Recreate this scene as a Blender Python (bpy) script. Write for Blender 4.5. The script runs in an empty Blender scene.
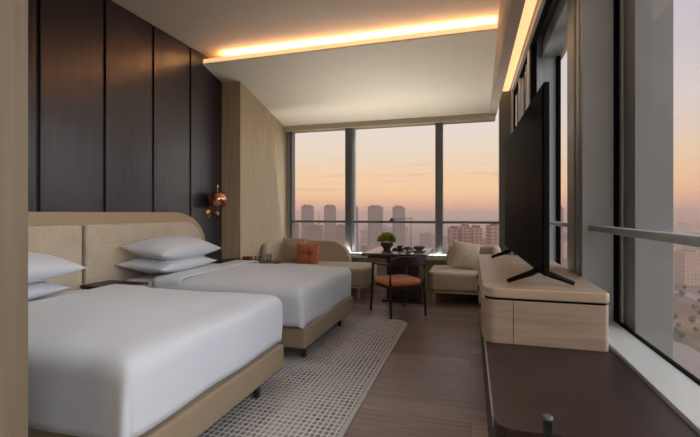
import bpy, bmesh, math, random
from mathutils import Vector, Matrix, noise
random.seed(7)
PI = math.pi
COL = bpy.context.scene.collection
F, S_, C_ = 412.0, math.sin(math.radians(16.4)), math.cos(math.radians(16.4))

def srgb(r, g, b):
    f = lambda c: (c/255/12.92) if c/255 <= .04045 else ((c/255+.055)/1.055)**2.4
    return (f(r), f(g), f(b), 1)

# ------------------------------------------------------------------ materials
def new_mat(name, col=(.5,.5,.5,1), rough=.6, metal=0., spec=.5):
    m = bpy.data.materials.new(name); m.use_nodes = True
    b = m.node_tree.nodes['Principled BSDF']
    b.inputs['Base Color'].default_value = col
    b.inputs['Roughness'].default_value = rough
    b.inputs['Metallic'].default_value = metal
    b.inputs['Specular IOR Level'].default_value = spec
    return m
def nd(m, t, **kw):
    n = m.node_tree.nodes.new(t)
    for k, v in kw.items():
        if k in n.inputs.keys(): n.inputs[k].default_value = v
        else: setattr(n, k, v)
    return n
def ln(m, a, b): m.node_tree.links.new(a, b)
def coords(m, scale=(1,1,1), rot=(0,0,0)):
    tc = nd(m, 'ShaderNodeTexCoord'); mp = nd(m, 'ShaderNodeMapping')
    mp.inputs['Scale'].default_value = scale; mp.inputs['Rotation'].default_value = rot
    ln(m, tc.outputs['Object'], mp.inputs['Vector']); return mp.outputs['Vector']
def bump(m, h, strength=.2, dist=.01):
    b = nd(m, 'ShaderNodeBump'); b.inputs['Strength'].default_value = strength; b.inputs['Distance'].default_value = dist
    ln(m, h, b.inputs['Height']); ln(m, b.outputs['Normal'], m.node_tree.nodes['Principled BSDF'].inputs['Normal'])
def ramp(m, fac, stops):
    r = nd(m, 'ShaderNodeValToRGB'); e = r.color_ramp.elements
    while len(e) < len(stops): e.new(.5)
    for el, (p, c) in zip(e, stops): el.position = p; el.color = c
    ln(m, fac, r.inputs['Fac']); return r.outputs['Color']
def plain(name, c, rough=.6, metal=0, nz=.06, scale=4, bs=.0, spec=.5):
    """solid material with a faint procedural mottling"""
    m = new_mat(name, srgb(*c), rough, metal, spec)
    v = coords(m); n = nd(m, 'ShaderNodeTexNoise', Scale=scale, Detail=4.)
    ln(m, v, n.inputs['Vector']); a = srgb(*c)
    lo = tuple(x*(1-nz) for x in a[:3])+(1,); hi = tuple(min(1, x*(1+nz)) for x in a[:3])+(1,)
    ln(m, ramp(m, n.outputs['Fac'], [(.3, lo), (.7, hi)]), m.node_tree.nodes['Principled BSDF'].inputs['Base Color'])
    if bs: bump(m, n.outputs['Fac'], bs)
    return m
def wood(name, c1, c2, rough=.45, scale=(30,30,1.2), spec=.4, bs=.05, detail=5.):
    m = new_mat(name, srgb(*c1), rough, 0, spec)
    v = coords(m, scale)
    n = nd(m, 'ShaderNodeTexNoise', Scale=1., Detail=detail, Distortion=.4); ln(m, v, n.inputs['Vector'])
    c = ramp(m, n.outputs['Fac'], [(.32, srgb(*c1)), (.68, srgb(*c2))])
    ln(m, c, m.node_tree.nodes['Principled BSDF'].inputs['Base Color'])
    bump(m, n.outputs['Fac'], bs, .004)
    return m
def fabric(name, c, rough=.9, weave=180, amt=.14, bs=.25):
    m = new_mat(name, srgb(*c), rough, 0, .2)
    v = coords(m); a = srgb(*c)
    n = nd(m, 'ShaderNodeTexNoise', Scale=float(weave), Detail=2.); ln(m, v, n.inputs['Vector'])
    n2 = nd(m, 'ShaderNodeTexNoise', Scale=6., Detail=3.); ln(m, v, n2.inputs['Vector'])
    mx = nd(m, 'ShaderNodeMath', operation='ADD'); ln(m, n.outputs['Fac'], mx.inputs[0])
    q = nd(m, 'ShaderNodeMath', operation='MULTIPLY'); q.inputs[1].default_value = .4; ln(m, n2.outputs['Fac'], q.inputs[0]); ln(m, q.outputs[0], mx.inputs[1])
    lo = tuple(x*(1-amt) for x in a[:3])+(1,); hi = tuple(min(1, x*(1+amt)) for x in a[:3])+(1,)
    ln(m, ramp(m, mx.outputs[0], [(.5, lo), (.9, hi)]), m.node_tree.nodes['Principled BSDF'].inputs['Base Color'])
    bump(m, n.outputs['Fac'], bs, .003)
    m.node_tree.nodes['Principled BSDF'].inputs['Sheen Weight'].default_value = .15
    return m
def emit(name, c, s):
    m = new_mat(name, c); b = m.node_tree.nodes['Principled BSDF']
    b.inputs['Emission Color'].default_value = c; b.inputs['Emission Strength'].default_value = s
    return m

M = {}
M['dark_panel'] = wood('dark_panel', (35,31,41), (54,49,61), .30, (60,60,2.), .75, .008)
M['groove'] = plain('groove', (14,12,13), .5)
M['light_wood'] = wood('light_wood', (184,164,134), (206,188,158), .55, (45,45,1.4))
M['near_wood'] = wood('near_wood', (112,97,79), (134,118,98), .55, (18,18,.8))
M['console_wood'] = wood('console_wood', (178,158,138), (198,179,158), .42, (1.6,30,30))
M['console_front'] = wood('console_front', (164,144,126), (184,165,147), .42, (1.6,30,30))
M['brown_stone'] = wood('brown_stone', (44,30,28), (57,40,37), .42, (7,5,8), .5, .01)
M['panel_paint'] = plain('panel_paint', (234,226,210), .85, nz=.02)
M['ceiling'] = plain('ceiling_paint', (205,192,178), .85, nz=.02)
M['plaster'] = plain('plaster', (205,192,170), .85, nz=.02)
M['cream_panel'] = plain('cream_panel', (200,184,152), .7, nz=.03)
M['sill_white'] = plain('sill_white', (206,214,214), .3, nz=.03)
M['grey_metal'] = plain('grey_metal', (178,192,200), .42, .0, nz=.03)
M['dark_metal'] = plain('dark_metal', (104,106,106), .4, .1, nz=.04)
M['fin_metal'] = plain('fin_metal', (150,154,156), .5, .0, nz=.03)
M['black'] = plain('black', (5,5,5), .8, spec=.1)
M['silver'] = plain('silver', (186,190,192), .35, .1, nz=.03)
M['wall_brown'] = plain('wall_brown', (110,72,58), .7)
M['linen'] = fabric('white_linen', (200,205,214), .85, 300, .02, .06)
M['sheet'] = fabric('white_sheet', (200,205,213), .85, 300, .02, .06)
M['pillow'] = fabric('pillow_cotton', (204,208,216), .85, 300, .02, .06)
M['bed_base'] = fabric('bed_base_leather', (148,130,108), .6, 90, .04, .05)
M['head_frame'] = fabric('headboard_leather', (178,157,130), .6, 90, .03, .05)
M['head_fabric'] = fabric('headboard_weave', (200,186,164), .95, 120, .16, .5)
M['sofa'] = fabric('sofa_fabric', (188,174,152), .9, 120, .08, .2)
M['taupe_cushion'] = fabric('taupe_cushion', (170,150,128), .9, 120, .1, .3)
M['terracotta'] = fabric('terracotta_fabric', (184,106,80), .8, 90, .08, .2)
M['gold_cushion'] = fabric('gold_cushion', (188,174,148), .7, 120, .12, .3)
M['orange_leather'] = fabric('orange_leather', (224,140,92), .55, 60, .04, .05)
M['table_dark'] = wood('table_dark', (60,48,46), (80,66,62), .22, (20,20,3), .6)
M['dark_wood'] = wood('dark_wood', (46,34,32), (64,48,44), .4, (20,20,3))
M['brass'] = plain('brass', (205,160,90), .22, 1., nz=.04)
M['copper'] = plain('copper', (208,148,118), .14, 1., nz=.04)
M['green_leaf'] = plain('green_leaf', (128,152,48), .6, nz=.5, scale=30)
M['green_marble'] = plain('green_marble', (26,40,36), .2, nz=.9, scale=20)
M['porcelain'] = plain('porcelain', (86,74,68), .3)
M['white_cup'] = plain('white_cup', (206,202,196), .3)
M['red_box'] = plain('red_box', (120,52,34), .5)
M['screen'] = new_mat('tv_screen', srgb(30,30,32), .3, 0, .3); M['screen'].node_tree.nodes['Principled BSDF'].inputs['IOR'].default_value = 1.015
M['tv_body'] = plain('tv_body', (10,10,11), .5, spec=.15)

def mk_glass(name, tint=(1,1,1,1), refl=.5):
    m = bpy.data.materials.new(name); m.use_nodes = True; nt = m.node_tree; nt.nodes.clear()
    o = nt.nodes.new('ShaderNodeOutputMaterial'); mx = nt.nodes.new('ShaderNodeMixShader')
    t = nt.nodes.new('ShaderNodeBsdfTransparent'); t.inputs['Color'].default_value = tint
    g = nt.nodes.new('ShaderNodeBsdfGlossy'); g.inputs['Roughness'].default_value = .0
    fr = nt.nodes.new('ShaderNodeFresnel'); fr.inputs['IOR'].default_value = 1.35
    mu = nt.nodes.new('ShaderNodeMath'); mu.operation = 'MULTIPLY'; mu.inputs[1].default_value = refl
    nt.links.new(fr.outputs[0], mu.inputs[0]); nt.links.new(mu.outputs[0], mx.inputs['Fac'])
    nt.links.new(t.outputs[0], mx.inputs[1]); nt.links.new(g.outputs[0], mx.inputs[2])
    nt.links.new(mx.outputs[0], o.inputs['Surface']); return m
M['glass'] = mk_glass('window_glass', (.97,.98,.98,1), .05)
M['tumbler'] = mk_glass('tumbler_glass', (.85,.88,.88,1), 3.)

def floor_mat():
    m = new_mat('floor_boards', srgb(90,75,66), .42, 0, .5)
    v = coords(m)
    br = nd(m, 'ShaderNodeTexBrick', offset=.37, Scale=1.)
    br.inputs['Brick Width'].default_value = 2.3; br.inputs['Row Height'].default_value = .19; br.inputs['Mortar Size'].default_value = .0018
    br.inputs['Color1'].default_value = (.25,.25,.25,1); br.inputs['Color2'].default_value = (.76,.76,.76,1); br.inputs['Mortar'].default_value = (0,0,0,1)
    ln(m, v, br.inputs['Vector'])
    v2 = coords(m, (2.2, 38, 1)); n = nd(m, 'ShaderNodeTexNoise', Scale=1., Detail=7., Distortion=.7); ln(m, v2, n.inputs['Vector'])
    mix = nd(m, 'ShaderNodeMix', data_type='FLOAT'); mix.inputs['Factor'].default_value = .45
    ln(m, n.outputs['Fac'], mix.inputs[2]); ln(m, br.outputs['Color'], mix.inputs[3])
    c = ramp(m, mix.outputs[0], [(0, srgb(46,35,31)), (.32, srgb(104,86,78)), (.5, srgb(130,110,100)), (.70, srgb(162,142,130))])
    ln(m, c, m.node_tree.nodes['Principled BSDF'].inputs['Base Color']); bump(m, mix.outputs[0], .15, .004)
    r = nd(m, 'ShaderNodeMapRange'); r.inputs['To Min'].default_value = .27; r.inputs['To Max'].default_value = .46
    ln(m, n.outputs['Fac'], r.inputs['Value']); ln(m, r.outputs[0], m.node_tree.nodes['Principled BSDF'].inputs['Roughness'])
    return m
M['floor'] = floor_mat()
def rug_mat():
    m = new_mat('rug_weave', srgb(150,145,140), .95, 0, .1)
    v = coords(m)
    br = nd(m, 'ShaderNodeTexBrick', offset=0., Scale=1.)
    br.inputs['Brick Width'].default_value = .036; br.inputs['Row Height'].default_value = .046; br.inputs['Mortar Size'].default_value = .0062
    br.inputs['Mortar Smooth'].default_value = .35
    br.inputs['Color1'].default_value = srgb(104,104,107); br.inputs['Color2'].default_value = srgb(146,145,146); br.inputs['Mortar'].default_value = srgb(212,209,206)
    n0 = nd(m, 'ShaderNodeTexNoise', Scale=9., Detail=3.); ln(m, v, n0.inputs['Vector'])
    wv = nd(m, 'ShaderNodeVectorMath', operation='MULTIPLY_ADD'); wv.inputs[1].default_value = (.012,.012,0); ln(m, n0.outputs['Color'], wv.inputs[0]); ln(m, v, wv.inputs[2])
    ln(m, wv.outputs[0], br.inputs['Vector'])
    n = nd(m, 'ShaderNodeTexNoise', Scale=3., Detail=3.); ln(m, v, n.inputs['Vector'])
    mx = nd(m, 'ShaderNodeMix', data_type='RGBA'); mx.inputs[7].default_value = srgb(180,179,180)
    r = nd(m, 'ShaderNodeMapRange'); r.inputs['From Min'].default_value = .4; r.inputs['From Max'].default_value = .75; r.inputs['To Max'].default_value = .6
    ln(m, n.outputs['Fac'], r.inputs['Value']); ln(m, r.outputs[0], mx.inputs[0]); ln(m, br.outputs['Color'], mx.inputs[6])
    ln(m, mx.outputs[2], m.node_tree.nodes['Principled BSDF'].inputs['Base Color'])
    bump(m, br.outputs['Fac'], .8, .006)
    return m
M['rug'] = rug_mat(); M['rug_edge'] = fabric('rug_edge', (178,176,174), .95, 120, .1, .3)

# ------------------------------------------------------------------ object helpers
def put(name, me, mat, parent=None, smooth=False):
    o = bpy.data.objects.new(name, me); COL.objects.link(o)
    if mat is not None and not me.materials:
        me.materials.append(M[mat] if isinstance(mat, str) else mat)
    if parent: o.parent = parent
    if smooth:
        for p in me.polygons: p.use_smooth = True
    return o
def from_bm(name, bm, mat, parent=None, smooth=False):
    bmesh.ops.recalc_face_normals(bm, faces=bm.faces)
    me = bpy.data.meshes.new(name); bm.to_mesh(me); bm.free()
    return put(name, me, mat, parent, smooth)
def bev(o, w, seg=3):
    if w:
        b = o.modifiers.new('bevel', 'BEVEL'); b.width = w; b.segments = seg; b.limit_method = 'ANGLE'; b.angle_limit = .6
        for p in o.data.polygons: p.use_smooth = True
        wn = o.modifiers.new('wn', 'WEIGHTED_NORMAL'); wn.keep_sharp = False
    return o
def bm_box(bm, x0, x1, y0, y1, z0, z1):
    v = [bm.verts.new(p) for p in ((x0,y0,z0),(x1,y0,z0),(x1,y1,z0),(x0,y1,z0),(x0,y0,z1),(x1,y0,z1),(x1,y1,z1),(x0,y1,z1))]
    for f in ((0,3,2,1),(4,5,6,7),(0,1,5,4),(1,2,6,5),(2,3,7,6),(3,0,4,7)): bm.faces.new([v[i] for i in f])
def box(name, x0, x1, y0, y1, z0, z1, mat, parent=None, bevel=0., seg=3):
    bm = bmesh.new(); bm_box(bm, x0, x1, y0, y1, z0, z1)
    return bev(from_bm(name, bm, mat, parent), bevel, seg)
def boxes(name, lst, mat, parent=None, bevel=0.):
    bm = bmesh.new()
    for b in lst: bm_box(bm, *b)
    return bev(from_bm(name, bm, mat, parent), bevel)
def prism(name, pts, a0, a1, mat, parent=None, axis='z', bevel=0., seg=3):
    def P(u, v, w): return {'z': (u, v, w), 'y': (u, w, v), 'x': (w, u, v)}[axis]
    bm = bmesh.new(); lo = [bm.verts.new(P(u, v, a0)) for u, v in pts]; hi = [bm.verts.new(P(u, v, a1)) for u, v in pts]
    n = len(pts); bm.faces.new(lo); bm.faces.new(hi[::-1])
    for i in range(n): bm.faces.new((lo[i], lo[(i+1) % n], hi[(i+1) % n], hi[i]))
    return bev(from_bm(name, bm, mat, parent), bevel, seg)
def rrect(x0, x1, y0, y1, r, n=8):
    """outline with corner radii r = (x0y0, x1y0, x1y1, x0y1), each a number or (rx, ry)"""
    if not isinstance(r, (tuple, list)): r = (r,)*4
    out = []
    for (cx, cy, sx, sy, a0), rr in zip(((x0,y0,1,1,PI), (x1,y0,-1,1,1.5*PI), (x1,y1,-1,-1,0), (x0,y1,1,-1,.5*PI)), r):
        rx, ry = rr if isinstance(rr, (tuple, list)) else (rr, rr)
        if rx <= 0: out.append((cx, cy)); continue
        for i in range(n+1):
            a = a0+.5*PI*i/n; out.append((cx+sx*rx+rx*math.cos(a), cy+sy*ry+ry*math.sin(a)))
    return out
def tube(name, pts, rad, mat, parent=None, seg=10, flat=1.):
    bm = bmesh.new(); pts = [Vector(p) for p in pts]
    if not isinstance(rad, (list, tuple)): rad = [rad]*len(pts)
    rings = []
    for i, p in enumerate(pts):
        d = (pts[min(i+1, len(pts)-1)]-pts[max(i-1, 0)]).normalized()
        u = d.cross(Vector((0,0,1)))
        if u.length < .05: u = Vector((1,0,0))
        u.normalize(); w = u.cross(d).normalized()
        rings.append([bm.verts.new(p+u*math.cos(2*PI*k/seg)*rad[i]+w*math.sin(2*PI*k/seg)*rad[i]*flat) for k in range(seg)])
    for a, b in zip(rings, rings[1:]):
        for k in range(seg): bm.faces.new((a[k], a[(k+1) % seg], b[(k+1) % seg], b[k]))
    bm.faces.new(rings[0][::-1]); bm.faces.new(rings[-1])
    return from_bm(name, bm, mat, parent, True)
def lathe(name, prof, mat, parent=None, loc=(0,0,0), seg=28, tilt=None):
    bm = bmesh.new(); rings = []
    for r, z in prof: rings.append([bm.verts.new((max(r, 1e-4)*math.cos(2*PI*k/seg), max(r, 1e-4)*math.sin(2*PI*k/seg), z)) for k in range(seg)])
    for a, b in zip(rings, rings[1:]):
        for k in range(seg): bm.faces.new((a[k], a[(k+1) % seg], b[(k+1) % seg], b[k]))
    if prof[0][0] > 1e-3 and prof[0] != prof[-1]: bm.faces.new(rings[0][::-1])
    if prof[-1][0] > 1e-3 and prof[0] != prof[-1]: bm.faces.new(rings[-1])
    if tilt: bmesh.ops.transform(bm, matrix=tilt, verts=bm.verts)
    bmesh.ops.translate(bm, vec=loc, verts=bm.verts)
    o = from_bm(name, bm, mat, parent, True)
    e = o.modifiers.new('es', 'EDGE_SPLIT'); e.split_angle = .8
    return o
def curve_pts(pts, n=6):
    """Catmull-Rom through points"""
    P = [Vector(p) for p in pts]; P = [2*P[0]-P[1]]+P+[2*P[-1]-P[-2]]; out = []
    for i in range(1, len(P)-2):
        for k in range(n):
            t = k/n; a, b, c, d = P[i-1:i+3]
            out.append(.5*((2*b)+(c-a)*t+(2*a-5*b+4*c-d)*t*t+(3*b-a-3*c+d)*t**3))
    out.append(P[-2]); return out
def thing(name, label, cat, loc=(0,0,0), rz=0., group=None):
    o = bpy.data.objects.new(name, None); COL.objects.link(o); o.location = loc; o.rotation_euler = (0,0,rz); o.empty_display_size = .1
    o['label'] = label; o['category'] = cat
    if group: o['group'] = group
    return o
def tag(o, label, cat, group=None):
    o['label'] = label; o['category'] = cat
    if group: o['group'] = group
    return o
def struct(o): o['kind'] = 'structure'; return o
def sroot(name):
    o = bpy.data.objects.new(name, None); COL.objects.link(o); o['kind'] = 'structure'; return o

XL, YF = -3.6, 7.03
# ------------------------------------------------------------------ room shell
YB = -2.6
o = struct(box('floor', XL-.1, 1.12, YB-.1, YF+.15, -.12, 0, 'floor'))
# near ceiling and recess above the sloped panel
o = struct(box('ceiling', XL-.1, .285, YB, YF+.1, 3.515, 3.6, 'ceiling'))
# left wall: dark backing + framed panels
wl = struct(box('wall_left', XL-.12, XL-.012, YB, YF+.1, 0, 3.6, 'groove'))
yy = 5.41-.012; edges = [5.41, 4.67, 4.0, 3.33, 2.66, 1.99, 1.32, .65, -.02, -.69, -1.36, -2.03, YB]
for a, b in zip(edges, edges[1:]):
    box('wall_panel', XL-.02, XL+.006, b+.018, a-.018, .0, 3.515, 'dark_panel', wl, .004, 1)
# wood-clad column beside the window wall
o = struct(box('wall_left_column', XL-.02, -3.29, 5.41, YF+.12, 0, 3.46, 'light_wood'))
o.name = 'trim_1'
# foreground wood panel (end of the entry wall)
o = struct(box('wall_near', XL, -1.397, .86, 1.0, 0, 3.47, 'near_wood'))
o = struct(box('wall_back', XL-.1, 1.12, YB-.15, YB, 0, 3.6, 'plaster'))
# far wall below the windows with stone sill
o = struct(box('wall_far', -3.29, .66, YF, YF+.12, 0, .52, 'cream_panel'))
o = struct(box('trim_2', -3.29, .62, YF-.10, YF+.14, .52, .55, 'sill_white', None, .004))
# sloped ceiling panel with lip: side profile in (y, z)
zs = lambda y: 3.385-(y-4.93)*(3.385-2.86)/(YF-4.93)
prof = [(4.93, 3.37), (YF, 2.86), (YF, 2.90), (5.1, 3.375), (4.955, 3.40), (4.955, 3.44), (4.93, 3.44)]
o = struct(prism('trim_3', prof, XL, .285, 'panel_paint', None, 'x'))
# head beam over far window
o = struct(box('trim_4', -3.29, .37, YF-.12, YF+.12, 2.80, 2.93, 'plaster'))
# long dropped beam on the window side and lit slot beside it
o = struct(box('trim_5', .285, .385, YB, YF, 2.87, 3.6, 'ceiling'))
o = struct(box('trim_6', .385, .62, YB, YF+.1, 3.26, 3.6, 'ceiling'))
M['led_panel'] = emit('led_diffuser', (1, .60, .28, 1), .8)
t = thing('linear_light', 'long warm glowing ceiling light slot beside the window wall', 'light', (0,0,0))
box('glow_strip', .387, .575, YB+.1, YF-.02, 3.235, 3.258, 'led_panel', t)
# cove LED behind the lip
M['led'] = emit('led_strip', (1, .56, .27, 1), 26.)
t = thing('cove_light', 'warm cove light strip hidden behind lip of sloped ceiling panel', 'light')
M['lip_glow'] = emit('painted_lip_glow', (1, .60, .30, 1), .62)
box('glow_strip', XL+.02, .283, 4.925, 4.93, 3.385, 3.44, 'lip_glow', t)  # glowing skin on the lip, stands in for light falling on its face
box('led_strip', XL+.3, .27, 4.98, 5.02, 3.435, 3.45, 'led', t)
o = struct(box('trim_7', XL, .285, 5.16, 5.2, 3.34, 3.515, 'ceiling'))

# ------------------------------------------------------------------ windows
w1 = sroot('window_1')     # far wall
def mull(w, x0, x1, y0, y1, z0, z1, m='dark_metal', nm='mullion', b=.004): return box(nm, x0, x1, y0, y1, z0, z1, m, w, b, 1)
mull(w1, -3.29, -3.20, YF, YF+.10, .55, 2.82, 'silver')
mull(w1, -3.225, -3.17, YF-.04, YF+.1, .55, 2.80)
mull(w1, -2.145, -2.035, YF-.05, YF+.12, .55, 2.82)
mull(w1, -2.035, -1.985, YF+.0, YF+.1, .55, 2.82, 'silver')
mull(w1, -.575, -.455, YF-.05, YF+.12, .55, 2.82)
for a, b in ((-3.2, -2.1), (-2.0, -.55), (-.48, .43)):
    box('glass_pane', a, b, YF+.05, YF+.058, .55, 2.81, 'glass', w1)
for a, b in ((-3.18, -2.14), (-2.0, -.57), (-.46, .44)):
    mull(w1, a, b, YF-.02, YF+.02, 1.125, 1.165, 'dark_metal', 'guard_rail', .003)
# corner post of the far wall
o = struct(box('trim_8', .43, .60, YF-.05, YF+.13, 0, 3.26, 'dark_metal'))
w2 = sroot('window_2')     # right wall, far bay (stands slightly inward)
XB = .645
mull(w2, .60, .66, YF-.2, YF+.05, 0, 3.2, 'silver')
mull(w2, .625, .655, YF-.26, YF-.21, 0, 3.18, 'black')
mull(w2, .64, .69, 6.15, 6.25, 0, 3.18, 'silver')
box('glass_pane', .66, .666, 5.2, YF-.1, .45, 3.15, 'glass', w2)
mull(w2, .63, .69, 5.10, 5.22, 0, 3.2, 'silver')
mull(w2, .64, .70, 4.98, 5.07, 0, 3.2, 'black')
mull(w2, .60, .64, YB, YF, 3.19, 3.27, 'silver', 'head_rail')
mull(w2, .64, .69, YB, YF, 3.17, 3.27, 'black', 'head_gasket')
mull(w2, .655, .70, 5.2, YF, .0, .5, 'grey_metal', 'lower_panel')
# brown spandrel glimpsed beyond the far bay
o = struct(box('wall_outside', .80, 1.10, 7.35, 8.2, .3, 3.6, 'wall_brown'))
w3 = sroot('window_3')     # right wall, main bays
def post(y0, mat='grey_metal'):
    mull(w3, .84, 1.06, y0, y0+.05, .44, 3.6, mat)
    mull(w3, .856, 1.05, y0+.05, y0+.10, .44, 3.6, 'black', 'gasket')
    mull(w3, .84, 1.06, y0+.10, y0+.20, .44, 3.6, mat)
    mull(w3, .856, 1.05, y0+.20, y0+.27, .44, 3.6, 'black', 'gasket')
    mull(w3, .84, 1.06, y0+.27, y0+.53, .44, 3.6, 'silver')
post(3.64)
mull(w3, .66, .84, 5.60, 5.64, 0, 3.6, 'grey_metal', 'return_panel')
mull(w3, .84, 1.01, 5.63, 5.9, 0, 3.6, 'grey_metal')
mull(w3, 1.01, 1.06, 5.60, 5.9, .4, 3.6, 'black', 'gasket')
post(-.6); 
mull(w3, .84, 1.06, 3.64+.5, 5.63, 3.24, 3.42, 'silver', 'transom')
mull(w3, .90, 1.06, YB, 5.63, 3.42, 3.6, 'black', 'transom')
for a, b in ((YB, -.6), (-.1, 3.66), (4.15, 5.65)):
    box('glass_pane', 1.07, 1.078, a, b, .45, 3.45, 'glass', w3)
    mull(w3, 1.055, 1.09, a, b, .44, .475, 'black', 'gasket')
for y0, y1 in ((3.38, 3.9), (-.8, -.3)):
    mull(w3, 1.115, 1.35, y0, y1, -.5, 3.8, 'fin_metal', 'outer_fin')
mull(w3, 1.06, 1.085, 3.60, 3.66, .45, 3.6, 'black', 'gasket', .001)
mull(w3, 1.082, 1.095, 3.54, 3.56, .45, 3.6, 'silver', 'gasket', .001)
mull(w3, .885, .945, -.1, 3.645, 1.16, 1.205, 'grey_metal', 'guard_rail', .006)
mull(w3, .885, .945, 4.17, 5.64, 1.16, 1.205, 'silver', 'guard_rail', .006)
mull(w3, .885, .945, YB, -.6, 1.16, 1.205, 'grey_metal', 'guard_rail', .006)
# low wall under the right windows with its pale sill
o = struct(box('wall_right', .845, 1.10, YB, 5.9, 0, .44, 'cream_panel'))
o = struct(box('trim_9', .843, 1.062, YB, 5.07, .44, .468, 'sill_white', None, .003))
o = struct(box('wall_right_upper', .60, 1.3, YB, YF+.1, 3.6, 3.66, 'ceiling')); o.name = 'ceiling_right'

# ------------------------------------------------------------------ bench, console, television
t = thing('window_bench', 'long dark brown bench platform with rounded corner under the right window', 'bench', (.09, 1.74, 0))
prism('bench_top', rrect(0, .750, 0, 3.55, (.07, 0, 0, 0)), .41, .45, 'brown_stone', t, 'z', .006)
prism('bench_body', rrect(.006, .744, .012, 3.54, (.07, 0, 0, 0)), 0, .41, 'brown_stone', t, 'z')
box('metal_edge', -.004, .0, .09, 3.5, .405, .445, 'silver', t)
t = thing('console_cabinet', 'long pale wood cabinet with rounded ends under the television', 'cabinet', (.075, 2.85, .45))
L = 2.3
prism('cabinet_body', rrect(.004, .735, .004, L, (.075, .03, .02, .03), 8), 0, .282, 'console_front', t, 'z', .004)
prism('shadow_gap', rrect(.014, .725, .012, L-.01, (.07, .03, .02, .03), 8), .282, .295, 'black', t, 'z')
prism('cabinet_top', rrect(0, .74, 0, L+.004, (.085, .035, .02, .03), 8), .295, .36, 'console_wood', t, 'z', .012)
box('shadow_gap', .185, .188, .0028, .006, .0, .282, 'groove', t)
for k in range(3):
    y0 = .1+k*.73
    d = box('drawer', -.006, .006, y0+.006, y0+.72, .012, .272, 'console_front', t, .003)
    box('handle', -.018, -.005, y0+.30, y0+.42, .13, .175, 'dark_wood', d, .004)
ang = math.atan2(.46-.41, 2.42)
t = thing('television', 'large black flat television on two splayed black feet', 'television', (.442, 2.86, .81), ang)
box('television_back', -.002, .035, 0, 2.42, .09, 1.325, 'tv_body', t, .006)
box('screen', -.008, -.003, .012, 2.41, 105e-3, 1.313, 'screen', t, .002)
for y in (.24, 1.85):
    for sx in (-1, 1):
        b = tube('stand_leg', [(.014, y+.02, .10), (.014+sx*.05, y, .075), (.014+sx*.21, y-.04, .018)], [.026, .024, .016], 'tv_body', t, 8, .9)
# green marble post in the foreground
t = thing('drinks_stand', 'dark green marble post with pale metal cap in front of bench end', 'side table', (.26, 1.60, 0))
lathe('base', [(.0, 0), (.13, 0), (.135, .01), (.135, .03), (.12, .04), (0, .04)], 'green_marble', t)
lathe('post', [(.0, .04), (.015, .04), (.015, .57), (0, .57)], 'green_marble', t)
lathe('cap', [(.0, .57), (.0165, .57), (.017, .574), (.017, .578), (.014, .582), (0, .582)], 'dark_metal', t)
lathe('tray', [(.0, .42), (.075, .42), (.08, .43), (.08, .438), (.072, .432), (0, .432)], 'green_marble', t, (-.02, -.03, .03))
# ------------------------------------------------------------------ headboard + beds
t = thing('headboard', 'long curved beige leather headboard with woven panels on dark wall', 'headboard', (XL+.006, 0, 0))
prism('frame', rrect(.80, 4.88, .2, 1.31, (0, 0, (.62, .42), 0), 16), 0, .06, 'head_frame', t, 'x', .012)
prism('rim', [(y, z) for y, z in rrect(.80, 4.88, .2, 1.31, (0, 0, (.62, .42), 0), 16)] , .055, .085, 'head_frame', t, 'x', .012)
# rim would cover the cushions: panels stand proud of it
for a, b, r in ((1.0, 2.955, 0), (2.99, 4.70, (.30, .26))):
    prism('cushion_panel', rrect(a, b, .3, 1.19, (0, 0, r, 0), 12), .09, .155, 'head_fabric', t, 'x', .022, 4)

def sheet_mesh(name, x0, x1, y0, y1, zt, drop_x1, drop_y0, drop_y1, r, mat, parent=None, n=0.05, amp=.008, seed=0, puff=.02, crease=None, drop_x0=0., thick=.012, floor_z=None):
    """cloth lying on a rectangle and hanging over its edges"""
    arc = r*PI/2
    def ext(d): return arc+max(0, d-r) if d > 0 else 0
    ux0, ux1 = x0-ext(drop_x0), x1+ext(drop_x1); vy0, vy1 = y0-ext(drop_y0), y1+ext(drop_y1)
    nu = int((ux1-ux0)/.035); nv = int((vy1-vy0)/.035)
    bm = bmesh.new(); G = []
    cx, cy = (x0+x1)/2, (y0+y1)/2; hx, hy = (x1-x0)/2, (y1-y0)/2
    for i in range(nu+1):
        row = []
        for j in range(nv+1):
            u = ux0+(ux1-ux0)*i/nu; v = vy0+(vy1-vy0)*j/nv
            qx = min(max(u, x0 if drop_x0 else u), x1); qy = min(max(v, y0), y1)
            dx, dy = u-qx, v-qy; L = max(abs(dx), abs(dy)); l2 = math.hypot(dx, dy)
            if L < 1e-6: p = Vector((u, v, zt)); nrm = Vector((0,0,1))
            else:
                d = Vector((dx/l2, dy/l2, 0)); k = 6
                # squarer corner so the hanging cloth keeps a folded edge
                s = 1/((abs(d.x)**k+abs(d.y)**k)**(1/k)); rr = r*min(s, 1.18)
                if L < arc: a = L/r; p = Vector((qx, qy, zt-r))+d*rr*math.sin(a)+Vector((0,0,r*math.cos(a))); nrm = d*math.sin(a)+Vector((0,0,math.cos(a)))
                else: p = Vector((qx, qy, zt-r-(L-arc)))+d*rr; nrm = d
            w = noise.noise(Vector((u*2.2+seed, v*2.2, 3.1)))*amp+noise.noise(Vector((u*6+seed, v*5, 1.7)))*amp*.35
            if L > arc*.6:    # gentle vertical folds on the hanging part
                w += math.sin((u if abs(dy) > abs(dx) else v)*9+seed)*.004
            e = max(0, 1-((u-cx)/hx)**2)*max(0, 1-((v-cy)/hy)**2)
            p = p+nrm*w; p.z += puff*math.sqrt(e)
            row.append(bm.verts.new(p))
        G.append(row)
    for i in range(nu):
        for j in range(nv): bm.faces.new((G[i][j], G[i+1][j], G[i+1][j+1], G[i][j+1]))
    o = from_bm(name, bm, mat, parent, True)
    s = o.modifiers.new('thick', 'SOLIDIFY'); s.thickness = thick; s.offset = -1
    return o
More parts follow.
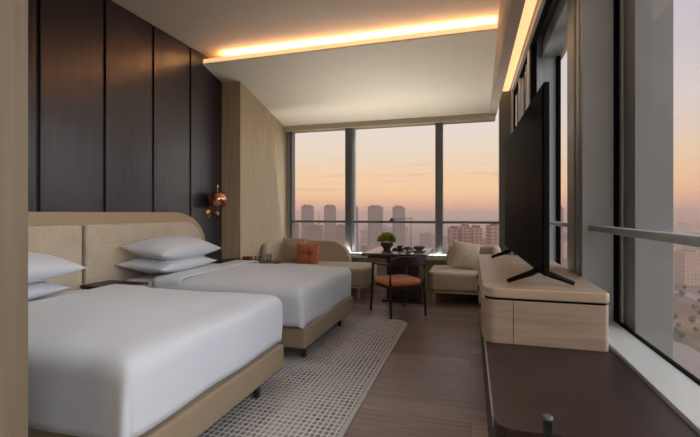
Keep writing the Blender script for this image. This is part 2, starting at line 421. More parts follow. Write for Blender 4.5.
def pillow(name, lx, ly, h, mat, seed=0, ex=.42, corner=.06):
    """cushion: long ly, deep lx, pinched corners"""
    bm = bmesh.new(); n = 28; top = []; bot = []
    for side, store in ((1, top), (-1, bot)):
        for i in range(n+1):
            row = []
            for j in range(n+1):
                u = -1+2*i/n; v = -1+2*j/n
                pinch = 1-corner*(1-v*v)*1.0; pinch2 = 1-corner*(1-u*u)
                x = u*lx/2*(1-corner*1.3*(1-v*v)*abs(u)); y = v*ly/2*(1-corner*(1-u*u)*abs(v))
                z = h/2*(max(0, (1-u*u)*(1-v*v)))**(ex*1.25)
                z *= 1+.10*noise.noise(Vector((u*1.4+seed, v*1.4, side*2.)))
                z += .006*noise.noise(Vector((u*5+seed, v*5, side*1.)))*(1-u*u)*(1-v*v)
                row.append(bm.verts.new((x, y, side*z)))
            store.append(row)
    for st, f in ((top, 1), (bot, -1)):
        for i in range(n):
            for j in range(n):
                q = [st[i][j], st[i+1][j], st[i+1][j+1], st[i][j+1]]
                bm.faces.new(q if f > 0 else q[::-1])
    bmesh.ops.remove_doubles(bm, verts=bm.verts, dist=.0005)
    return from_bm(name, bm, mat, None, True)

def bed(label, y0, y1):
    t = thing('bed', label, 'bed', (-3.40, y0, 0))
    W = y1-y0; L = 2.04
    box('bed_base', 0, L, 0, W, .13, .31, 'bed_base', t, .02, 4)
    prism('mattress', rrect(.01, L-.03, .02, W-.02, .09), .31, .565, 'sheet', t, 'z', .05, 4)
    for x in (.15, L-.08):
        for y in (.14, W-.3):
            box('leg', x-.02, x+.02, y, y+.04, 0, .13, 'dark_wood', t, .006)
    return t
bed('twin bed nearest the camera with white linen on beige upholstered base', 1.42, 2.86)
bed('twin bed nearest the window with white linen on beige upholstered base', 3.27, 4.75)
def duvet(y0, y1, label, seed, dz=.0):
    o = sheet_mesh('duvet', -2.92, -1.465, y0+.06, y1-.06, .655+dz, .345, .33+dz*1.4, .24, .085, 'linen', None, seed=seed, amp=.014, puff=.035, thick=.03)
    return tag(o, label, 'duvet')
duvet(1.42, 2.86, 'smooth white duvet hanging over foot of the bed nearest the camera', 0, .025)
duvet(3.27, 4.75, 'smooth white duvet hanging over foot of the bed nearest the window', 5)
def fold(y0, y1, label, seed):
    o = sheet_mesh('top_sheet', -3.30, -2.80, y0+.05, y1-.05, .63, 0, .22, .22, .065, 'sheet', None, seed=seed, amp=.012, puff=.03, thick=.02)
    return tag(o, label, 'sheet')
fold(1.42, 2.86, 'white top sheet at pillow end of the bed nearest the camera', 2)
fold(3.27, 4.75, 'white top sheet at pillow end of the bed nearest the window', 8)
def band(y0, y1, label, seed):   # turned-down duvet band
    o = sheet_mesh('folded_duvet', -2.93, -2.62, y0+.05, y1-.05, .69, 0, .26, .26, .065, 'linen', None, seed=seed, amp=.006, puff=.012, thick=.012)
    return tag(o, label, 'duvet')
band(1.42, 2.86, 'turned-down end of white duvet on the bed nearest the camera', 3)
band(3.27, 4.75, 'turned-down end of white duvet on the bed nearest the window', 9)
def pil(label, x, y, z, ry, rz, seed, lx=.56, ly=1.08, h=.2):
    o = pillow('pillow', lx, ly, h, 'pillow', seed); o.location = (x, y, z); o.rotation_euler = (0, ry, rz)
    tag(o, label, 'pillow'); return o
pil('upper white pillow, topmost of two on the bed nearest the window', -3.10, 3.77, .92, .14, .0, 1, .54, .98, .25)
pil('lower white pillow of the stack on the bed nearest the window', -3.12, 3.72, .765, .06, 0, 4, .58, .90, .20)
pil('upper white pillow, topmost of two on the bed nearest the camera', -3.10, 1.98, .915, .14, 0, 6, .54, 1.0, .23)
pil('lower white pillow of the stack on the bed nearest the camera', -3.18, 1.88, .755, .06, 0, 9, .58, 1.02, .20)
# nightstand between the beds
t = thing('nightstand', 'dark nightstand with metal edge between the two beds', 'nightstand', (-3.425, 2.89, 0))
box('body', .0, .46, .03, .33, .12, .615, 'dark_wood', t, .006)
box('top', -.0, .47, .02, .34, .615, .64, 'brown_stone', t, .004)
box('metal_edge', .47, .476, .02, .34, .618, .637, 'brass', t)
for x in (.05, .42):
    for y in (.06, .30): box('leg', x-.015, x+.015, y-.015, y+.015, 0, .12, 'dark_wood', t)
# side table beyond the far bed
t = thing('side_table', 'low wooden side table between far bed and wood column', 'side table', (-2.90, 5.16, 0))
prism('table_top', rrect(-.55, .34, -.19, .2, .08), .60, .63, 'dark_wood', t, 'z', .006)
for x in (-.45, .25):
    for y in (-.12, .13): tube('leg', [(x, y, .6), (x, y, 0)], [.016, .012], 'dark_wood', t)
o = box('box', -3.07, -2.95, 5.10, 5.18, .63, .69, 'red_box', None, .004); tag(o, 'small dark red box on side table beyond the far bed', 'box')
def tumbler(x, y, h, label):
    o = lathe('glass_tumbler', [(0, 0), (.034, 0), (.038, h), (.034, h), (.031, .01), (0, .01)], 'tumbler', None, seg=20)
    o.location = (x, y, .63); return tag(o, label, 'glass')
tumbler(-2.86, 5.14, .075, 'short clear glass tumbler beside the red box')
tumbler(-2.70, 5.18, .10, 'taller clear glass at the sofa side of the side table')

# wall lamp
t = thing('wall_lamp', 'copper and brass wall lamp on dark panelled wall', 'lamp', (XL+.006, 5.06, 1.30))
R = Matrix.Rotation(PI/2, 4, 'Y')
lathe('wall_plate', [(0, 0), (.065, 0), (.065, .012), (.05, .022), (0, .022)], 'brass', t, (0,0,0), 28, R)
tube('arm', [(.02, 0, 0), (.15, 0, 0)], .009, 'brass', t)
tube('stem', [(.15, 0, -.10), (.15, 0, .38)], .008, 'brass', t)
lathe('knuckle', [(0, -.02), (.02, -.018), (.02, .018), (0, .02)], 'brass', t, (.15, 0, 0))
lathe('lamp_shade', [(.0, .30), (.04, .298), (.09, .285), (.122, .25), (.13, .19), (.12, .11), (.09, .085), (.084, .09), (.112, .115), (.122, .19), (.114, .243), (.085, .275), (.04, .288), (0, .29)], 'copper', t, (.15, 0, .0), 32)
lathe('finial', [(0, .40), (.014, .395), (.014, .36), (0, .36)], 'brass', t, (.15, 0, 0))
M['bulb'] = emit('lamp_bulb', (1, .7, .4, 1), 1.2)
lathe('bulb', [(0, .11), (.025, .12), (.032, .15), (.025, .18), (0, .19)], 'bulb', t, (.15, 0, 0))
# rug
t = thing('area_rug', 'grey and cream woven grid rug with rounded corner beside the beds', 'rug', (-2.3, 1.15, 0))
prism('rug_edge', rrect(0, 1.585, 0, 3.79, .16, 10), .0, .010, 'rug_edge', t, 'z', .003)
prism('rug_field', rrect(.03, 1.555, .03, 3.76, .14, 10), .002, .014, 'rug', t, 'z', .002)

# ------------------------------------------------------------------ sofas
def sofa(label, x0, x1, side):
    """side=-1: closed wing at x0 (left); side=+1: closed wing at x1"""
    W = x1-x0; t = thing('chaise_sofa', label, 'sofa', (x0, 5.93, 0)); D = .97
    ro = (.05, .16, .05, .05) if side < 0 else (.10, .05, .05, .05)
    prism('seat', rrect(0, W, 0, D-.1, ro, 8), .20, .465, 'sofa', t, 'z', .045, 5)
    prism('base', rrect(.03, W-.04, .04, D-.1, ro, 8), .165, .20, 'sofa', t, 'z', .004)
    for x in (.07, W-.13):
        for y in (.06, D-.15): box('leg', x, x+.04, y, y+.04, 0, .165, 'head_frame', t, .004)
    if side < 0:
        prism('backrest', rrect(0, 1.28, .25, .83, ((0,0), (.05,.05), (.36,.36), (.05,.05)), 12), D-.14, D, 'sofa', t, 'y', .04, 4)
        prism('wing', rrect(.05, D-.05, .25, .82, (0, 0, .05, (.18,.2)), 12), 0.0, .10, 'sofa', t, 'x', .035, 4)
    else:
        prism('backrest', rrect(W-.80, W, .25, .79, ((0,0), (.05,.05), (.07,.07), (.12,.18)), 12), D-.13, D, 'sofa', t, 'y', .035, 4)
        prism('wing', rrect(.30, D-.05, .25, .79, (0, 0, .05, (.3,.25)), 12), W-.10, W, 'sofa', t, 'x', .035, 4)
    return t
sofa('beige chaise sofa with curved back below the windows, left of the table', -3.27, -1.52, -1)
sofa('beige sofa seat between the table and the television cabinet', -.60, .42, 1)
def cush(name, label, size, h, mat, loc, rot, seed=0, tuft=False):
    t = pillow(name, size, size*1.02, h, mat, seed, .45, .07); t.location = loc; t.rotation_euler = rot
    if tuft:
        for v in t.data.vertices:
            d = math.hypot(v.co.x, v.co.y)
            v.co.z *= 1-.75*math.exp(-(d/.045)**2)-.10*math.exp(-(min(abs(v.co.x), abs(v.co.y))/.03)**2)
    return tag(t, label, 'cushion')
cush('throw_cushion', 'taupe square cushion leaning in left corner of the chaise sofa', .42, .16, 'taupe_cushion', (-2.90, 6.50, .665), (math.radians(80), 0, math.radians(14)), 2)
cush('throw_cushion', 'small terracotta tufted cushion on the chaise sofa', .40, .14, 'terracotta', (-2.60, 6.36, .61), (math.radians(76), 0, math.radians(8)), 5, True)
cush('throw_cushion', 'golden beige cushion leaning on the sofa seat beside the cabinet', .44, .18, 'gold_cushion', (-.08, 6.40, .665), (math.radians(64), math.radians(10), math.radians(14)), 7)

# ------------------------------------------------------------------ table with its things
t = thing('dining_table', 'dark square pedestal table between the two sofas', 'table', (-.98, 5.86, 0))
box('table_top', -.43, .43, -.54, .54, .73, .765, 'table_dark', t, .005)
box('pedestal', -.22, .26, .14, .44, .03, .73, 'dark_wood', t, .01)
box('base_plate', -.28, .32, .06, .48, 0, .03, 'dark_wood', t, .006)
box('table_apron', -.36, .36, -.47, .47, .695, .73, 'dark_wood', t)
def P(px, py, z):        # point at height z seen at a pixel of the photograph
    f = (z-1.3)*F/(213-py); l = (px-350)/F*f
    return (l*C_-f*S_, l*S_+f*C_)
x, y = P(387, 249.5, .765)
t = thing('potted_plant', 'round green plant in dark bowl on the table', 'plant', (x, y, .765))
lathe('bowl', [(0, 0), (.05, 0), (.055, .015), (.09, .06), (.10, .10), (.09, .10), (.08, .07), (0, .06)], 'porcelain', t)
def leaves(name, n, R, zc, mat, parent):
    bm = bmesh.new()
    for k in range(n):
        th = random.uniform(0, 2*PI); ph = math.acos(random.uniform(-.1, 1)); r = R*random.uniform(.5, 1.12)
        p = Vector((r*math.sin(ph)*math.cos(th), r*math.sin(ph)*math.sin(th), zc+r*math.cos(ph)*.9))
        d = (p-Vector((0,0,zc-.03))).normalized(); a = d.orthogonal().normalized(); a.rotate(Matrix.Rotation(random.uniform(0, PI), 3, d)); s = random.uniform(.012, .02)
        q = [p-a*s*.6, p+d*s*.4+d.cross(a)*.004, p+a*s*.6, p+d*s*2.2]
        bm.faces.new([bm.verts.new(v) for v in q])
    return from_bm(name, bm, mat, parent)
leaves('foliage', 700, .112, .12, 'green_leaf', t)
M['yellow_leaf'] = plain('yellow_leaf', (180,170,40), .6, nz=.3, scale=30)
leaves('flowers', 260, .116, .13, 'yellow_leaf', t)
x, y = P(411, 248.8, .765)
t = thing('table_lamp', 'slim table lamp with long arm and small dark shade', 'lamp', (x, y, .765))
lathe('base', [(0, 0), (.06, 0), (.06, .012), (.012, .018), (0, .018)], 'brass', t)
tube('stem', [(0, 0, .015), (0, 0, .445)], .004, 'dark_wood', t, 8)
tube('arm', [(.03, 0, .452), (-.30, -.0, .440)], .004, 'dark_wood', t, 8)
lathe('lamp_shade', [(.012, .46), (.02, .45), (.052, .40), (.048, .40), (.016, .446), (.012, .452)], 'dark_wood', t, (-.29, 0, 0), 20)
x, y = P(403, 250, .765)
t = thing('serving_tray', 'low dark serving tray in middle of the table', 'tray', (x, y, .765))
box('tray_base', -.14, .14, -.10, .10, 0, .012, 'dark_wood', t, .004)
boxes('rim', [(-.14,.14,-.10,-.09,.012,.025), (-.14,.14,.09,.10,.012,.025), (-.14,-.13,-.09,.09,.012,.025), (.13,.14,-.09,.09,.012,.025)], 'dark_wood', t)
def cup(px, py, label, s=1., z=.777, name='tea_cup', m='porcelain'):
    x, y = P(px, py, z); t = thing(name, label, 'cup', (x, y, z))
    lathe('cup_body', [(0, 0), (.022*s, 0), (.036*s, .02*s), (.042*s, .05*s), (.038*s, .05*s), (.03*s, .02*s), (0, .01*s)], m, t, (0,0,.006), 20)
    lathe('saucer', [(0, 0), (.04*s, 0), (.06*s, .008), (.055*s, .008), (.035*s, .004), (0, .004)], 'white_cup', t, (0,0,0), 20)
cup(400, 249.5, 'dark tea cup at left end of the tray'); cup(407.5, 251, 'dark tea cup at right end of the tray')
x, y = P(419, 251, .765)
t = thing('serving_bowl', 'wide dark bowl on light plate at right side of the table', 'bowl', (x, y, .765))
lathe('plate', [(0, 0), (.08, 0), (.11, .012), (.105, .014), (.075, .006), (0, .006)], 'white_cup', t)
lathe('bowl_body', [(0, .006), (.035, .006), (.075, .035), (.085, .065), (.078, .065), (.065, .035), (0, .02)], 'porcelain', t)

# chair
ch = thing('armchair', 'dark wooden armchair with orange leather seat at the table', 'chair', (-.765, 5.14, 0), math.radians(39.7))
prism('seat', rrect(-.25, .25, -.0, .50, (.12, .12, .10, .10), 8), .385, .46, 'orange_leather', ch, 'z', .036, 6)
prism('seat_frame', rrect(-.22, .22, .01, .47, (.05,)*4, 6), .35, .39, 'dark_wood', ch, 'z', .004)
for sx in (-1, 1):
    tube('leg', [(sx*.25, -.03, 0), (sx*.245, 0, .40), (sx*.245, -.01, .66), (sx*.235, -.03, .74)], [.013, .021, .020, .016], 'dark_wood', ch)
    tube('leg', [(sx*.26, .50, 0), (sx*.25, .47, .42), (sx*.265, .43, .64)], [.013, .021, .018], 'dark_wood', ch)
    tube('arm', curve_pts([(sx*.245, -.01, .67), (sx*.275, .12, .655), (sx*.285, .30, .65), (sx*.265, .45, .65)], 5), .022, 'dark_wood', ch, 10, .6)
# back rail: curved band
bm = bmesh.new(); n = 18; R0 = []
for i in range(n+1):
    a = -1+2*i/n; x = a*.255; yb = -.015-.05*(1-a*a); h0 = .635+.02*a*a; h1 = .765-.05*a**4
    R0.append([bm.verts.new((x, yb+.011, h0)), bm.verts.new((x, yb-.011, h0)), bm.verts.new((x, yb-.013, h1)), bm.verts.new((x, yb+.009, h1))])
for a, b in zip(R0, R0[1:]):
    for k in range(4): bm.faces.new((a[k], a[(k+1) % 4], b[(k+1) % 4], b[k]))
bm.faces.new(R0[0]); bm.faces.new(R0[-1][::-1])
bev(from_bm('backrest', bm, 'dark_wood', ch), .004, 2)

# ------------------------------------------------------------------ the city
GZ = -95.
def facade(name, wall, win, sx=3.4, sz=3.2, mort=.7):
    m = new_mat(name, srgb(*wall), .9, 0, .1); v = coords(m)
    # map (x+y, z) so windows run round all faces
    sp = nd(m, 'ShaderNodeSeparateXYZ'); ln(m, v, sp.inputs[0]); ad = nd(m, 'ShaderNodeMath', operation='ADD'); ln(m, sp.outputs[0], ad.inputs[0]); ln(m, sp.outputs[1], ad.inputs[1])
    cb = nd(m, 'ShaderNodeCombineXYZ'); ln(m, ad.outputs[0], cb.inputs[0]); ln(m, sp.outputs[2], cb.inputs[1])
    br = nd(m, 'ShaderNodeTexBrick', offset=0., Scale=1.); br.inputs['Brick Width'].default_value = sx; br.inputs['Row Height'].default_value = sz; br.inputs['Mortar Size'].default_value = mort
    br.inputs['Color1'].default_value = srgb(*win); br.inputs['Color2'].default_value = srgb(*[min(255, int(c*1.25)) for c in win]); br.inputs['Mortar'].default_value = srgb(*wall)
    ln(m, cb.outputs[0], br.inputs['Vector']); ln(m, br.outputs['Color'], m.node_tree.nodes['Principled BSDF'].inputs['Base Color'])
    return m
M['tower'] = facade('tower_facade', (132,98,84), (92,66,60), 5, 3.2, .9)
M['block'] = facade('block_facade', (140,106,90), (98,72,62), 6, 3.4, 1.)
M['redblock'] = facade('red_facade', (172,136,120), (104,64,56), 4.5, 3.3, .8)
M['paleblock'] = facade('pale_facade', (196,176,160), (130,112,106), 5, 3.4, 1.)
M['crown'] = plain('tower_crown', (126,98,90), .9)
M['redcrown'] = plain('red_crown', (104,62,56), .9)
def at_px(px, f):        # ground position of a viewing direction at distance f along the view
    l = (px-350)/F*f; return (l*C_-f*S_, l*S_+f*C_)
def tower(px0, px1, ytop, f, mat, crown, label, group=None, style=0, depth=None, rz=None):
    x, y = at_px((px0+px1)/2, f); w = (px1-px0)/F*f; top = 1.3+(213-ytop)/F*f; H = top-GZ; d = depth or w*.9
    t = thing('building', label, 'building', (x, y, GZ), math.radians(16.4) if rz is None else rz, group)
    h = w/2
    if style == 0:        # point tower: notched plan with a stepped crown
        boxes('facade', [(-h, -.06*w, -d/2, d/2, 0, H*.975), (.06*w, h, -d/2, d/2, 0, H*.965), (-.07*w, .07*w, -d*.4, d*.4, 0, H*.98), (-h*.8, h*.8, -d*.6, d*.6, 0, H*.955)], mat, t)
        boxes('crown', [(-h*.6, -.08*w, -d*.35, d*.35, H*.975, H), (.08*w, h*.6, -d*.35, d*.35, H*.965, H*.995)], crown, t)
    else:
        boxes('facade', [(-h, h, -d/2, d/2, 0, H*.97)], mat, t)
        boxes('roof_house', [(-h*.5, h*.2, -d*.3, d*.3, H*.97, H), (-h, h, -d/2, -d/2+1, H*.97, H*.98)], crown, t)
    return t
tower(302, 313.5, 204.5, 900, 'tower', 'crown', 'hazy tower at left end of the skyline row')
tower(324.5, 336, 204.5, 910, 'tower', 'crown', 'hazy tower just left of the wide left window mullion')
tower(350, 358, 205, 920, 'tower', 'crown', 'hazy tower half hidden behind the left window mullion')
tower(368, 382.5, 205, 905, 'tower', 'crown', 'widest hazy tower in skyline above the potted plant')
tower(393, 404.5, 205.5, 915, 'tower', 'crown', 'hazy tower right of the small lamp shade above the table')
tower(306, 323, 224, 620, 'block', 'crown', 'mid-height apartment block in front of the leftmost skyline tower', None, 1)
tower(336, 346, 224, 640, 'block', 'crown', 'mid-height apartment block beside the left window mullion', None, 1)
tower(288, 299, 222, 700, 'block', 'crown', 'hazy apartment block at far left edge of the window', None, 1)
tower(449, 459, 226, 430, 'redblock', 'redcrown', 'red-brown apartment tower nearest the right window mullion', None, 0)
tower(460.5, 470, 224, 425, 'redblock', 'redcrown', 'red-brown apartment tower in middle of the cluster of three', None, 0)
tower(471, 481, 225, 440, 'redblock', 'redcrown', 'red-brown apartment tower at right of the cluster of three', None, 0)
tower(488, 501, 222.5, 400, 'redblock', 'redcrown', 'red-brown tower against the window corner post', None, 1)
tower(556, 562, 205, 700, 'redblock', 'redcrown', 'slim brown tower glimpsed behind the television', None, 0)
tower(676, 700, 250, 560, 'paleblock', 'crown', 'long pale low-rise block seen through the right window', None, 1, 30)
tower(706, 722, 246, 640, 'paleblock', 'crown', 'pale low-rise block at right edge of the right window', None, 1, 30)
x, y = at_px(319, 1000)
t = thing('antenna_mast', 'thin antenna mast between the two leftmost skyline towers', 'mast', (x, y, GZ))
tube('mast', [(0,0,0), (0,0,60), (0,0,98)], [3, 1.6, .5], 'crown', t, 6); tube('platform', [(0,0,70), (0,0,74)], 3.5, 'crown', t, 8)
# countless low hazy roofs between and beyond the towers
OCC = [(o.location.x, o.location.y, 45) for o in bpy.data.objects if o.name.startswith(('building', 'antenna'))]
for k in range(420):
    if len(OCC) > 150: break
    f = random.choice([random.uniform(520, 900), random.uniform(900, 2200)]); px = random.uniform(270, 720)
    if 440 < px < 505 and f < 700: continue
    if 660 < px and f < 800: continue
    top = random.uniform(18, 46) if f > 900 else random.uniform(10, 38)
    x, y = at_px(px, f); w = random.uniform(22, 60); d = random.uniform(14, 30)
    if any(math.hypot(x-a, y-b) < (w+d)/2*.85+c for a, b, c in OCC): continue
    OCC.append((x, y, (w+d)/2*.6))
    t = thing('city_block', 'low hazy building in the distant city below the skyline towers', 'building', (x, y, GZ), random.uniform(-.5, .8), 'low hazy city buildings')
    boxes('facade', [(-w/2, w/2, -d/2, d/2, 0, top), (-w*.1, w*.2, -d*.2, d*.2, top, top+3)], random.choice(['block', 'paleblock', 'tower', 'block']), t)
def ground_mat():
    m = new_mat('city_ground', srgb(110,95,86), .95, 0, .1); v = coords(m)
    n = nd(m, 'ShaderNodeTexNoise', Scale=.012, Detail=9., Roughness=.65); ln(m, v, n.inputs['Vector'])
    vo = nd(m, 'ShaderNodeTexVoronoi', Scale=.022); ln(m, v, vo.inputs['Vector'])
    c1 = ramp(m, n.outputs['Fac'], [(.35, srgb(72,62,44)), (.48, srgb(108,88,64)), (.56, srgb(132,108,84)), (.68, srgb(166,144,120))])
    mx = nd(m, 'ShaderNodeMix', data_type='RGBA'); mx.inputs[0].default_value = .05; ln(m, c1, mx.inputs[6]); ln(m, vo.outputs['Color'], mx.inputs[7])
    hs = nd(m, 'ShaderNodeHueSaturation'); hs.inputs['Saturation'].default_value = .9; ln(m, mx.outputs[2], hs.inputs['Color'])
    ln(m, hs.outputs[0], m.node_tree.nodes['Principled BSDF'].inputs['Base Color']); return m
M['city_ground'] = ground_mat(); M['road'] = plain('road', (138,132,130), .9, nz=.08, scale=.2)
bm = bmesh.new(); v = [bm.verts.new(p) for p in ((-14000,-3000,GZ),(14000,-3000,GZ),(14000,16000,GZ),(-14000,16000,GZ))]; bm.faces.new(v)
o = struct(from_bm('ground', bm, 'city_ground'))
def road(name, pix, w):
    pts = [];
    for px, py in pix:
        f = (1.3-GZ)*F/(py-213); x, y = at_px(px, f); pts.append(Vector((x, y, GZ+.4)))
    pts = curve_pts(pts, 8); bm = bmesh.new(); prev = None
    for i, p in enumerate(pts):
        d = (pts[min(i+1, len(pts)-1)]-pts[max(i-1, 0)]); d.z = 0; d.normalize(); s = Vector((-d.y, d.x, 0))*w/2
        cur = (bm.verts.new(p+s), bm.verts.new(p-s))
        if prev: bm.faces.new((prev[0], cur[0], cur[1], prev[1]))
        prev = cur
    o = from_bm(name, bm, 'road'); o['kind'] = 'structure'; return o
road('road', [(640, 338), (672, 346), (690, 362), (715, 384), (760, 420)], 22)
road('road', [(640, 300), (675, 292), (700, 300), (730, 318), (800, 380)], 14)
road('road', [(660, 266), (700, 272), (760, 284)], 16)
road('road', [(356, 246), (390, 243), (430, 240), (470, 238)], 30)
M['tree'] = plain('tree_leaf', (74,72,48), .9, nz=.4, scale=.3)
tp = bmesh.new(); bmesh.ops.create_icosphere(tp, subdivisions=2, radius=4)
for vv in tp.verts: vv.co *= 1+.3*noise.noise(vv.co*.4)
bmesh.ops.translate(tp, vec=(0,0,6), verts=tp.verts)
bmesh.ops.create_cone(tp, segments=6, radius1=.5, radius2=.4, depth=5, matrix=Matrix.Translation((0,0,2.5)))
tree0 = from_bm('tree', tp, 'tree'); first = True
for k in range(45):
    px = random.uniform(668, 712); py = random.uniform(285, 340); f = (1.3-GZ)*F/(py-213); x, y = at_px(px, f)
    if any(math.hypot(x-a, y-b) < 10+c for a, b, c in OCC): continue
    OCC.append((x, y, 1))
    o = tree0 if first else tree0.copy()
    if not first: COL.objects.link(o)
    first = False; o.location = (x, y, GZ); o.scale = (random.uniform(.4,.75),)*3; o.rotation_euler.z = random.uniform(0,6)
    tag(o, 'dull green tree on the open ground far below the right window', 'tree', 'trees below the right window')

# evening haze lying over the city
hm = bpy.data.materials.new('haze'); hm.use_nodes = True; hm.node_tree.nodes.clear()
ho = hm.node_tree.nodes.new('ShaderNodeOutputMaterial'); hv = hm.node_tree.nodes.new('ShaderNodeVolumeScatter')
hv.inputs['Density'].default_value = .00045; hv.inputs['Color'].default_value = (1,1,1,1)
ha = hm.node_tree.nodes.new('ShaderNodeVolumeAbsorption'); ha.inputs['Density'].default_value = .0005; ha.inputs['Color'].default_value = (.95,.60,.42,1)
hs_ = hm.node_tree.nodes.new('ShaderNodeAddShader'); hm.node_tree.links.new(hv.outputs[0], hs_.inputs[0]); hm.node_tree.links.new(ha.outputs[0], hs_.inputs[1]); hm.node_tree.links.new(hs_.outputs[0], ho.inputs['Volume'])
M['haze'] = hm
o = box('haze', -5000, 5000, 60, 9000, GZ-5, 12, 'haze'); o['kind'] = 'structure'
# ------------------------------------------------------------------ world
SKYR = 4.
w = bpy.data.worlds.new('world'); bpy.context.scene.world = w; w.use_nodes = True; nt = w.node_tree; N = nt.nodes; Lk = nt.links
bg = N['Background']; tc = N.new('ShaderNodeTexCoord'); sp = N.new('ShaderNodeSeparateXYZ'); Lk.new(tc.outputs['Generated'], sp.inputs[0])
cr = N.new('ShaderNodeValToRGB'); e = cr.color_ramp.elements
stops = [(0, srgb(188,152,138)), (.02, srgb(218,172,144)), (.05, srgb(236,193,152)), (.09, srgb(234,197,163)), (.14, srgb(226,204,183)), (.2, srgb(221,206,197)), (.35, srgb(210,202,204)), (1, srgb(196,190,196))]
while len(e) < len(stops): e.new(.5)
for el, (p, c) in zip(e, stops): el.position = p; el.color = c
Lk.new(sp.outputs[2], cr.inputs['Fac'])
# cooler, more violet sky toward the right (+x)
cr2 = N.new('ShaderNodeValToRGB'); e = cr2.color_ramp.elements
stops = [(0, srgb(170,140,140)), (.02, srgb(190,150,142)), (.07, srgb(226,176,142)), (.13, srgb(222,186,160)), (.24, srgb(190,174,178)), (.42, srgb(156,148,172)), (1, srgb(190,184,192))]
while len(e) < len(stops): e.new(.5)
for el, (p, c) in zip(e, stops): el.position = p; el.color = c
Lk.new(sp.outputs[2], cr2.inputs['Fac'])
mr = N.new('ShaderNodeMapRange'); mr.inputs['From Min'].default_value = .1; mr.inputs['From Max'].default_value = .8; Lk.new(sp.outputs[0], mr.inputs['Value'])
mx = N.new('ShaderNodeMix'); mx.data_type = 'RGBA'; Lk.new(mr.outputs[0], mx.inputs[0]); Lk.new(cr.outputs[0], mx.inputs[6]); Lk.new(cr2.outputs[0], mx.inputs[7])
# thin cloud streaks near the horizon
mp = N.new('ShaderNodeMapping'); mp.inputs['Scale'].default_value = (3,3,34); Lk.new(tc.outputs['Generated'], mp.inputs[0])
cn = N.new('ShaderNodeTexNoise'); cn.inputs['Scale'].default_value = 2.4; cn.inputs['Detail'].default_value = 6; Lk.new(mp.outputs[0], cn.inputs['Vector'])
cl = N.new('ShaderNodeMapRange'); cl.inputs['From Min'].default_value = .56; cl.inputs['From Max'].default_value = .72; cl.inputs['To Max'].default_value = .38; Lk.new(cn.outputs['Fac'], cl.inputs['Value'])
el_ = N.new('ShaderNodeMapRange'); el_.inputs['From Min'].default_value = .02; el_.inputs['From Max'].default_value = .06; Lk.new(sp.outputs[2], el_.inputs['Value'])
e2 = N.new('ShaderNodeMapRange'); e2.inputs['From Min'].default_value = .16; e2.inputs['From Max'].default_value = .09; Lk.new(sp.outputs[2], e2.inputs['Value'])
m1 = N.new('ShaderNodeMath'); m1.operation = 'MULTIPLY'; Lk.new(cl.outputs[0], m1.inputs[0]); Lk.new(el_.outputs[0], m1.inputs[1])
m2 = N.new('ShaderNodeMath'); m2.operation = 'MULTIPLY'; Lk.new(m1.outputs[0], m2.inputs[0]); Lk.new(e2.outputs[0], m2.inputs[1])
mc = N.new('ShaderNodeMix'); mc.data_type = 'RGBA'; Lk.new(m2.outputs[0], mc.inputs[0]); Lk.new(mx.outputs[2], mc.inputs[6]); mc.inputs[7].default_value = srgb(180,150,150)
Lk.new(mc.outputs[2], bg.inputs['Color'])
# the sky is brightest on the side the right windows face
bs = N.new('ShaderNodeMapRange'); bs.inputs['From Min'].default_value = .5; bs.inputs['From Max'].default_value = .85; bs.inputs['To Min'].default_value = .83; bs.inputs['To Max'].default_value = SKYR
Lk.new(sp.outputs[0], bs.inputs['Value']); Lk.new(bs.outputs[0], bg.inputs['Strength'])
bt = N.new('ShaderNodeMapRange'); bt.inputs['From Min'].default_value = .45; bt.inputs['From Max'].default_value = .7; Lk.new(sp.outputs[0], bt.inputs['Value'])
bm_ = N.new('ShaderNodeMix'); bm_.data_type = 'RGBA'; Lk.new(bt.outputs[0], bm_.inputs[0]); Lk.new(mc.outputs[2], bm_.inputs[6]); bm_.inputs[7].default_value = (.60,.59,.60,1); Lk.new(bm_.outputs[2], bg.inputs['Color'])

# ------------------------------------------------------------------ added fill lamps: ceiling downlights, sill strip, floor lamps
def area(name, loc, rot, sx, sy, energy, col):
    l = bpy.data.lights.new(name, 'AREA'); l.shape = 'RECTANGLE'; l.size = sx; l.size_y = sy; l.energy = energy; l.color = col
    o = bpy.data.objects.new(name, l); COL.objects.link(o); o.location = loc; o.rotation_euler = rot; return o
M['lens'] = emit('fill_lens', (1, .9, .78, 1), 3.)
def downlight(x, y, label, energy, col=(1,.93,.85), ang=120, z=3.47):  # unseen ceiling lamps, added to brighten beds and room
    t = thing('fill_downlight', label, 'light', (x, y, z))
    lathe('trim_ring', [(.045, 0), (.06, 0), (.06, -.006), (.045, -.004), (.045, 0)], 'silver', t, (0,0,0), 24)
    lathe('lens', [(0, -.001), (.044, -.001), (.044, -.003), (0, -.003)], 'lens', t, (0,0,0), 24)
    l = bpy.data.lights.new('spot', 'SPOT'); l.energy = energy; l.color = col; l.spot_size = math.radians(ang); l.spot_blend = 1.; l.shadow_soft_size = .25
    o = bpy.data.objects.new('fill_spot', l); COL.objects.link(o); o.parent = t; o.location = (0,0,-.02)
downlight(-2.2, 2.9, 'added unseen fill downlight above the far bed', 30)
downlight(-2.2, 1.6, 'added unseen fill downlight above the near bed', 30)
downlight(-.3, .6, 'added unseen fill downlight above the camera side floor', 30)
downlight(-.8, -1.2, 'added unseen fill downlight near the back wall', 80)

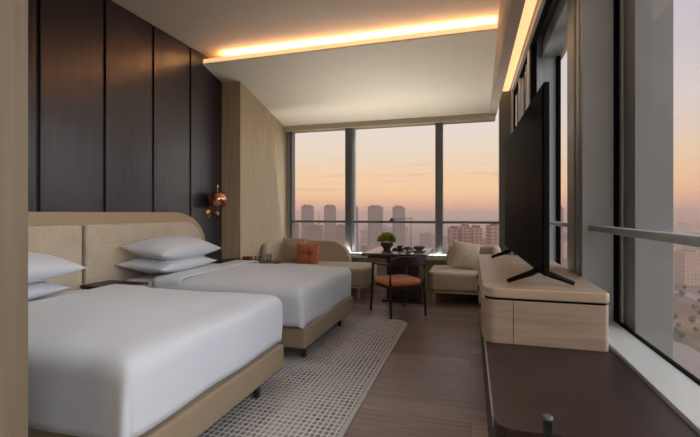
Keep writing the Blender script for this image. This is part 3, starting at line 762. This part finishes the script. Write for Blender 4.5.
M['shade'] = emit('fill_lamp_shade', (1, .86, .7, 1), .6)
def sill_fill(label, loc, rot, sx, sy, energy):  # strip lamp added to brighten the sloped ceiling panel
    t = thing('sill_fill', label, 'light', loc, rot)
    boxes('housing', [(-sx/2, sx/2, -.026, .026, 0, .012), (-sx/2, sx/2, -.026, -.022, .012, .05), (-sx/2, sx/2, .022, .026, .012, .06)], 'grey_metal', t)
    l = bpy.data.lights.new('led', 'AREA'); l.shape = 'RECTANGLE'; l.size = sx; l.size_y = sy; l.energy = energy; l.color = (1, .93, .84); l.spread = math.radians(105)
    o = bpy.data.objects.new('sill_fill_lamp', l); COL.objects.link(o); o.parent = t; o.location = (0,0,.02); o.rotation_euler = (PI+.75, 0, 0)
sill_fill('slim fill light added on the far window sill behind the sofas', (-1.5, 6.955, .55), 0, 3.0, .04, 46)
def fill_floor_lamp(x, y, label, energy, h=1.62):  # out-of-view lamps with glowing shades, added as fill for the ceiling
    t = thing('fill_floor_lamp', label, 'lamp', (x, y, 0))
    lathe('base', [(0, 0), (.15, 0), (.15, .02), (.02, .03), (0, .03)], 'dark_wood', t)
    tube('pole', [(0,0,.03), (0,0,h)], .012, 'brass', t)
    lathe('lamp_shade', [(.20, h-.12), (.16, h+.18), (.157, h+.18), (.197, h-.12), (.20, h-.12)], 'shade', t)
    l = bpy.data.lights.new('bulb', 'POINT'); l.energy = energy; l.color = (1, .86, .72); l.shadow_soft_size = .07
    o = bpy.data.objects.new('fill_bulb', l); COL.objects.link(o); o.parent = t; o.location = (0, 0, h+.0)
fill_floor_lamp(-.9, -1.9, 'added unseen floor lamp with pale shade behind the camera', 75)
fill_floor_lamp(-2.9, .2, 'added unseen floor lamp with pale shade behind the entry wall', 40)
# ------------------------------------------------------------------ camera
cam = bpy.data.cameras.new('camera'); cam.sensor_width = 36; cam.lens = F/700*36; cam.shift_y = -5.5/700; cam.clip_end = 30000; cam.clip_start = .02
co = bpy.data.objects.new('camera', cam); COL.objects.link(co); co.location = (0, 0, 1.3); co.rotation_euler = (PI/2, 0, math.radians(16.4))
sc = bpy.context.scene; sc.camera = co
sc.view_settings.view_transform = 'Standard'; sc.view_settings.look = 'None'; sc.view_settings.gamma = 1; sc.view_settings.exposure = .5
